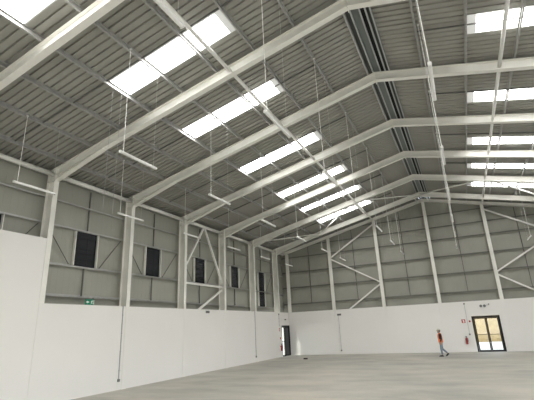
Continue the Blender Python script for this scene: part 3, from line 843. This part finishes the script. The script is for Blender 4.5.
bm = NEW(); bmesh.ops.create_uvsphere(bm, u_segments=16, v_segments=10, radius=.098, matrix=Matrix.Translation((0, .015, 1.655)) @ Matrix.Diagonal((.90, 1.0, 1.05, 1)))
bmesh.ops.delete(bm, geom=[v for v in bm.verts if v.co.y > .06 + (1.66 - v.co.z) * -.2 or v.co.z < 1.575], context='VERTS')
build('hair', bm, M['hair'], person, True)
# cap with a brim
bm = NEW(); bmesh.ops.create_uvsphere(bm, u_segments=20, v_segments=12, radius=.107, matrix=Matrix.Translation((0, .03, 1.685)) @ Matrix.Diagonal((.92, 1.08, .98, 1)))
bmesh.ops.delete(bm, geom=[v for v in bm.verts if v.co.z < 1.682], context='VERTS')
cap = build('cap', bm, M['cap'], person, True)
bm = NEW()
pts = [(.09 * math.sin(t), .07 + .13 * math.cos(t)) for t in [(-1.45 + 2.9 * i / 12) for i in range(13)]] + [(.06, .07), (-.06, .07)]
prism(bm, pts, 'z', 1.682, 1.694); build('brim', bm, M['blackcloth'], cap)
# black long sleeved top
V, Ed, Rr_ = [], [], []
a0 = add((0, .0, .97), (.152, .108)); a1 = add((0, 0, 1.08), (.148, .106), a0); a2 = add((0, .01, 1.28), (.166, .120), a1); a3 = add((0, .01, 1.41), (.132, .096), a2); add((0, .018, 1.475), .062, a3)
for s in (-1, 1):
    e, w_, pm = arms[s]
    b1 = add((s * .185, 0, 1.41), .082, a3); b2 = add(tuple((a + b) / 2 for a, b in zip((s * .185, 0, 1.41), e)), .074, b1); b3 = add(e, .064, b2); add(tuple(a * .15 + b * .85 for a, b in zip(e, w_)), .046, b3)
skin_mesh('shirt', V, Ed, Rr_, M['blackcloth'], person, 0)
# vest: a sleeveless shell over the shirt
bm = NEW(); n = 28
def ring(z, rx, ry, cy): return [bm.verts.new((rx * math.cos(2 * pi * i / n), cy + ry * math.sin(2 * pi * i / n), z)) for i in range(n)]
R_ = [ring(z, rx, ry, cy) for z, rx, ry, cy in ((.90, .182, .138, 0), (1.0, .180, .136, 0), (1.10, .178, .134, .003), (1.22, .186, .142, .008), (1.33, .190, .142, .01), (1.40, .172, .125, .01), (1.46, .135, .098, .012), (1.495, .085, .080, .015))]
for a, b in zip(R_, R_[1:]):
    for i in range(n): bm.faces.new((a[i], a[(i + 1) % n], b[(i + 1) % n], b[i]))
bmesh.ops.delete(bm, geom=[f for f in bm.faces if abs(f.calc_center_median().x) > .135 and f.calc_center_median().z > 1.16 and abs(f.calc_center_median().y - .01) < .085], context='FACES')
vest = build('vest', bm, M['orange'], person, True); solid(vest, .008, 1)
bm = NEW()
R2 = [ring2 for ring2 in []]
def band(z0, z1, rx, ry, cy):
    A = [bm.verts.new((rx * math.cos(2 * pi * i / n), cy + ry * math.sin(2 * pi * i / n), z0)) for i in range(n)]; B = [bm.verts.new((rx * math.cos(2 * pi * i / n), cy + ry * math.sin(2 * pi * i / n), z1)) for i in range(n)]
    for i in range(n): bm.faces.new((A[i], A[(i + 1) % n], B[(i + 1) % n], B[i]))
bm.free()
# jeans
V, Ed, Rr_ = [], [], []
p0 = add((0, 0, .95), (.152, .112)); add((0, 0, 1.0), (.148, .108), p0)
for s in (-1, 1):
    kn, an, to = legs[s]
    h_ = add((s * .095, 0, .87), .108, p0); t_ = add(tuple((a + b) / 2 for a, b in zip((s * .095, 0, .88), kn)), .092, h_); k_ = add(kn, .074, t_); c_ = add(tuple((a + b) / 2 for a, b in zip(kn, an)), .068, k_); add(tuple(a * .06 + b * .94 for a, b in zip(kn, an)), .060, c_)
skin_mesh('jeans', V, Ed, Rr_, M['jeans'], person, 0)
for s in (-1, 1):
    kn, an, to = legs[s]
    an, to = Vector(an), Vector(to); d = (to - an)
    if s < 0:
        pts = [(an.x, an.y - .06, .048), (an.x, an.y + .03, .055), (an.x, an.y + .13, .045), (an.x, an.y + .20, .034)]; rad = [.046, .050, .044, .032]
        sole = [(an.y - .10, 0), (an.y + .23, 0), (an.y + .235, .025), (an.y - .10, .025)]
    else:
        pts = [(an.x, an.y - .05, .19), (an.x, an.y + .01, .15), (an.x, an.y + .07, .08), (an.x, an.y + .14, .042)]; rad = [.046, .050, .044, .036]
        sole = [(an.y - .095, .155), (an.y + .065, .022), (an.y + .175, .0), (an.y + .18, .022), (an.y + .08, .045), (an.y - .08, .175)]
    sh = skin_mesh('shoe', pts, chain(pts), rad, M['rubber'], person, 1)
    bm = NEW(); prism(bm, sole, 'x', an.x - .042, an.x + .042); build('sole', bm, M['rubber'], sh)
person.location = (PX, PY, 0); person.rotation_euler = (0, 0, pi / 2 + .18)

# ------------------------------------------------------------------ daylight
w = bpy.data.worlds.new('World'); scene.world = w; w.use_nodes = True
nt = w.node_tree; bg = nt.nodes['Background']
sk = nt.nodes.new('ShaderNodeTexSky'); sk.sky_type = 'NISHITA'; sk.sun_disc = False; sk.sun_elevation = math.radians(58); sk.sun_rotation = math.radians(250)
hs = nt.nodes.new('ShaderNodeHueSaturation'); hs.inputs['Saturation'].default_value = .35
nt.links.new(sk.outputs[0], hs.inputs['Color']); nt.links.new(hs.outputs[0], bg.inputs[0]); bg.inputs[1].default_value = .34
sd = bpy.data.lights.new('sun', 'SUN'); sd.energy = 2.0; sd.angle = math.radians(9); sd.color = (1, .96, .90)
so = bpy.data.objects.new('sun', sd); COL.objects.link(so)
dirv = Vector((.65, 1.0, -.80)).normalized()
so.rotation_euler = dirv.to_track_quat('-Z', 'Y').to_euler(); so.location = (-30, -10, 40)

for a, b in LIGHT_GATES_FRONT:      # sampling portals in the unseen gateways added behind the viewer
    pl = bpy.data.lights.new('portal', 'AREA'); pl.shape = 'RECTANGLE'; pl.size = b - a; pl.size_y = DH; pl.cycles.is_portal = True
    po = bpy.data.objects.new('portal', pl); COL.objects.link(po); po.location = ((a + b) / 2, YB - .05, DH / 2); po.rotation_euler = (math.radians(90), 0, 0)

for a, b in LIGHT_GATES_RIGHT:     # and in the unseen gateways added to the right wall
    pl = bpy.data.lights.new('portal', 'AREA'); pl.shape = 'RECTANGLE'; pl.size = 5.0; pl.size_y = b - a; pl.cycles.is_portal = True
    po = bpy.data.objects.new('portal', pl); COL.objects.link(po); po.location = (2 * XR + 15.32, (a + b) / 2, 2.5); po.rotation_euler = (0, math.radians(90), 0)

# ------------------------------------------------------------------ camera
cd = bpy.data.cameras.new('camera'); cam = bpy.data.objects.new('camera', cd); COL.objects.link(cam)
r = Vector((.89989166, .43383922, -.04448068)); u = Vector((.17170922, -.25870789, .9505715)); f = Vector((-.40088769, .86304911, .30730326))
m = Matrix(((r.x, u.x, -f.x, 0), (r.y, u.y, -f.y, 0), (r.z, u.z, -f.z, 0), (0, 0, 0, 1)))
cam.matrix_world = Matrix.Translation((0, 0, 2.3075)) @ m
cd.sensor_fit = 'HORIZONTAL'; cd.sensor_width = 36.0; cd.lens = 36 * 398.637 / 534; cd.clip_end = 300
scene.camera = cam
vs = scene.view_settings
vs.view_transform = 'Standard'; vs.look = 'None'; vs.gamma = 1; vs.use_curve_mapping = False
vs.exposure = 1.37
scene.cycles.use_denoising = True
scene.cycles.max_bounces = 12; scene.cycles.diffuse_bounces = 8; scene.cycles.sample_clamp_indirect = 8
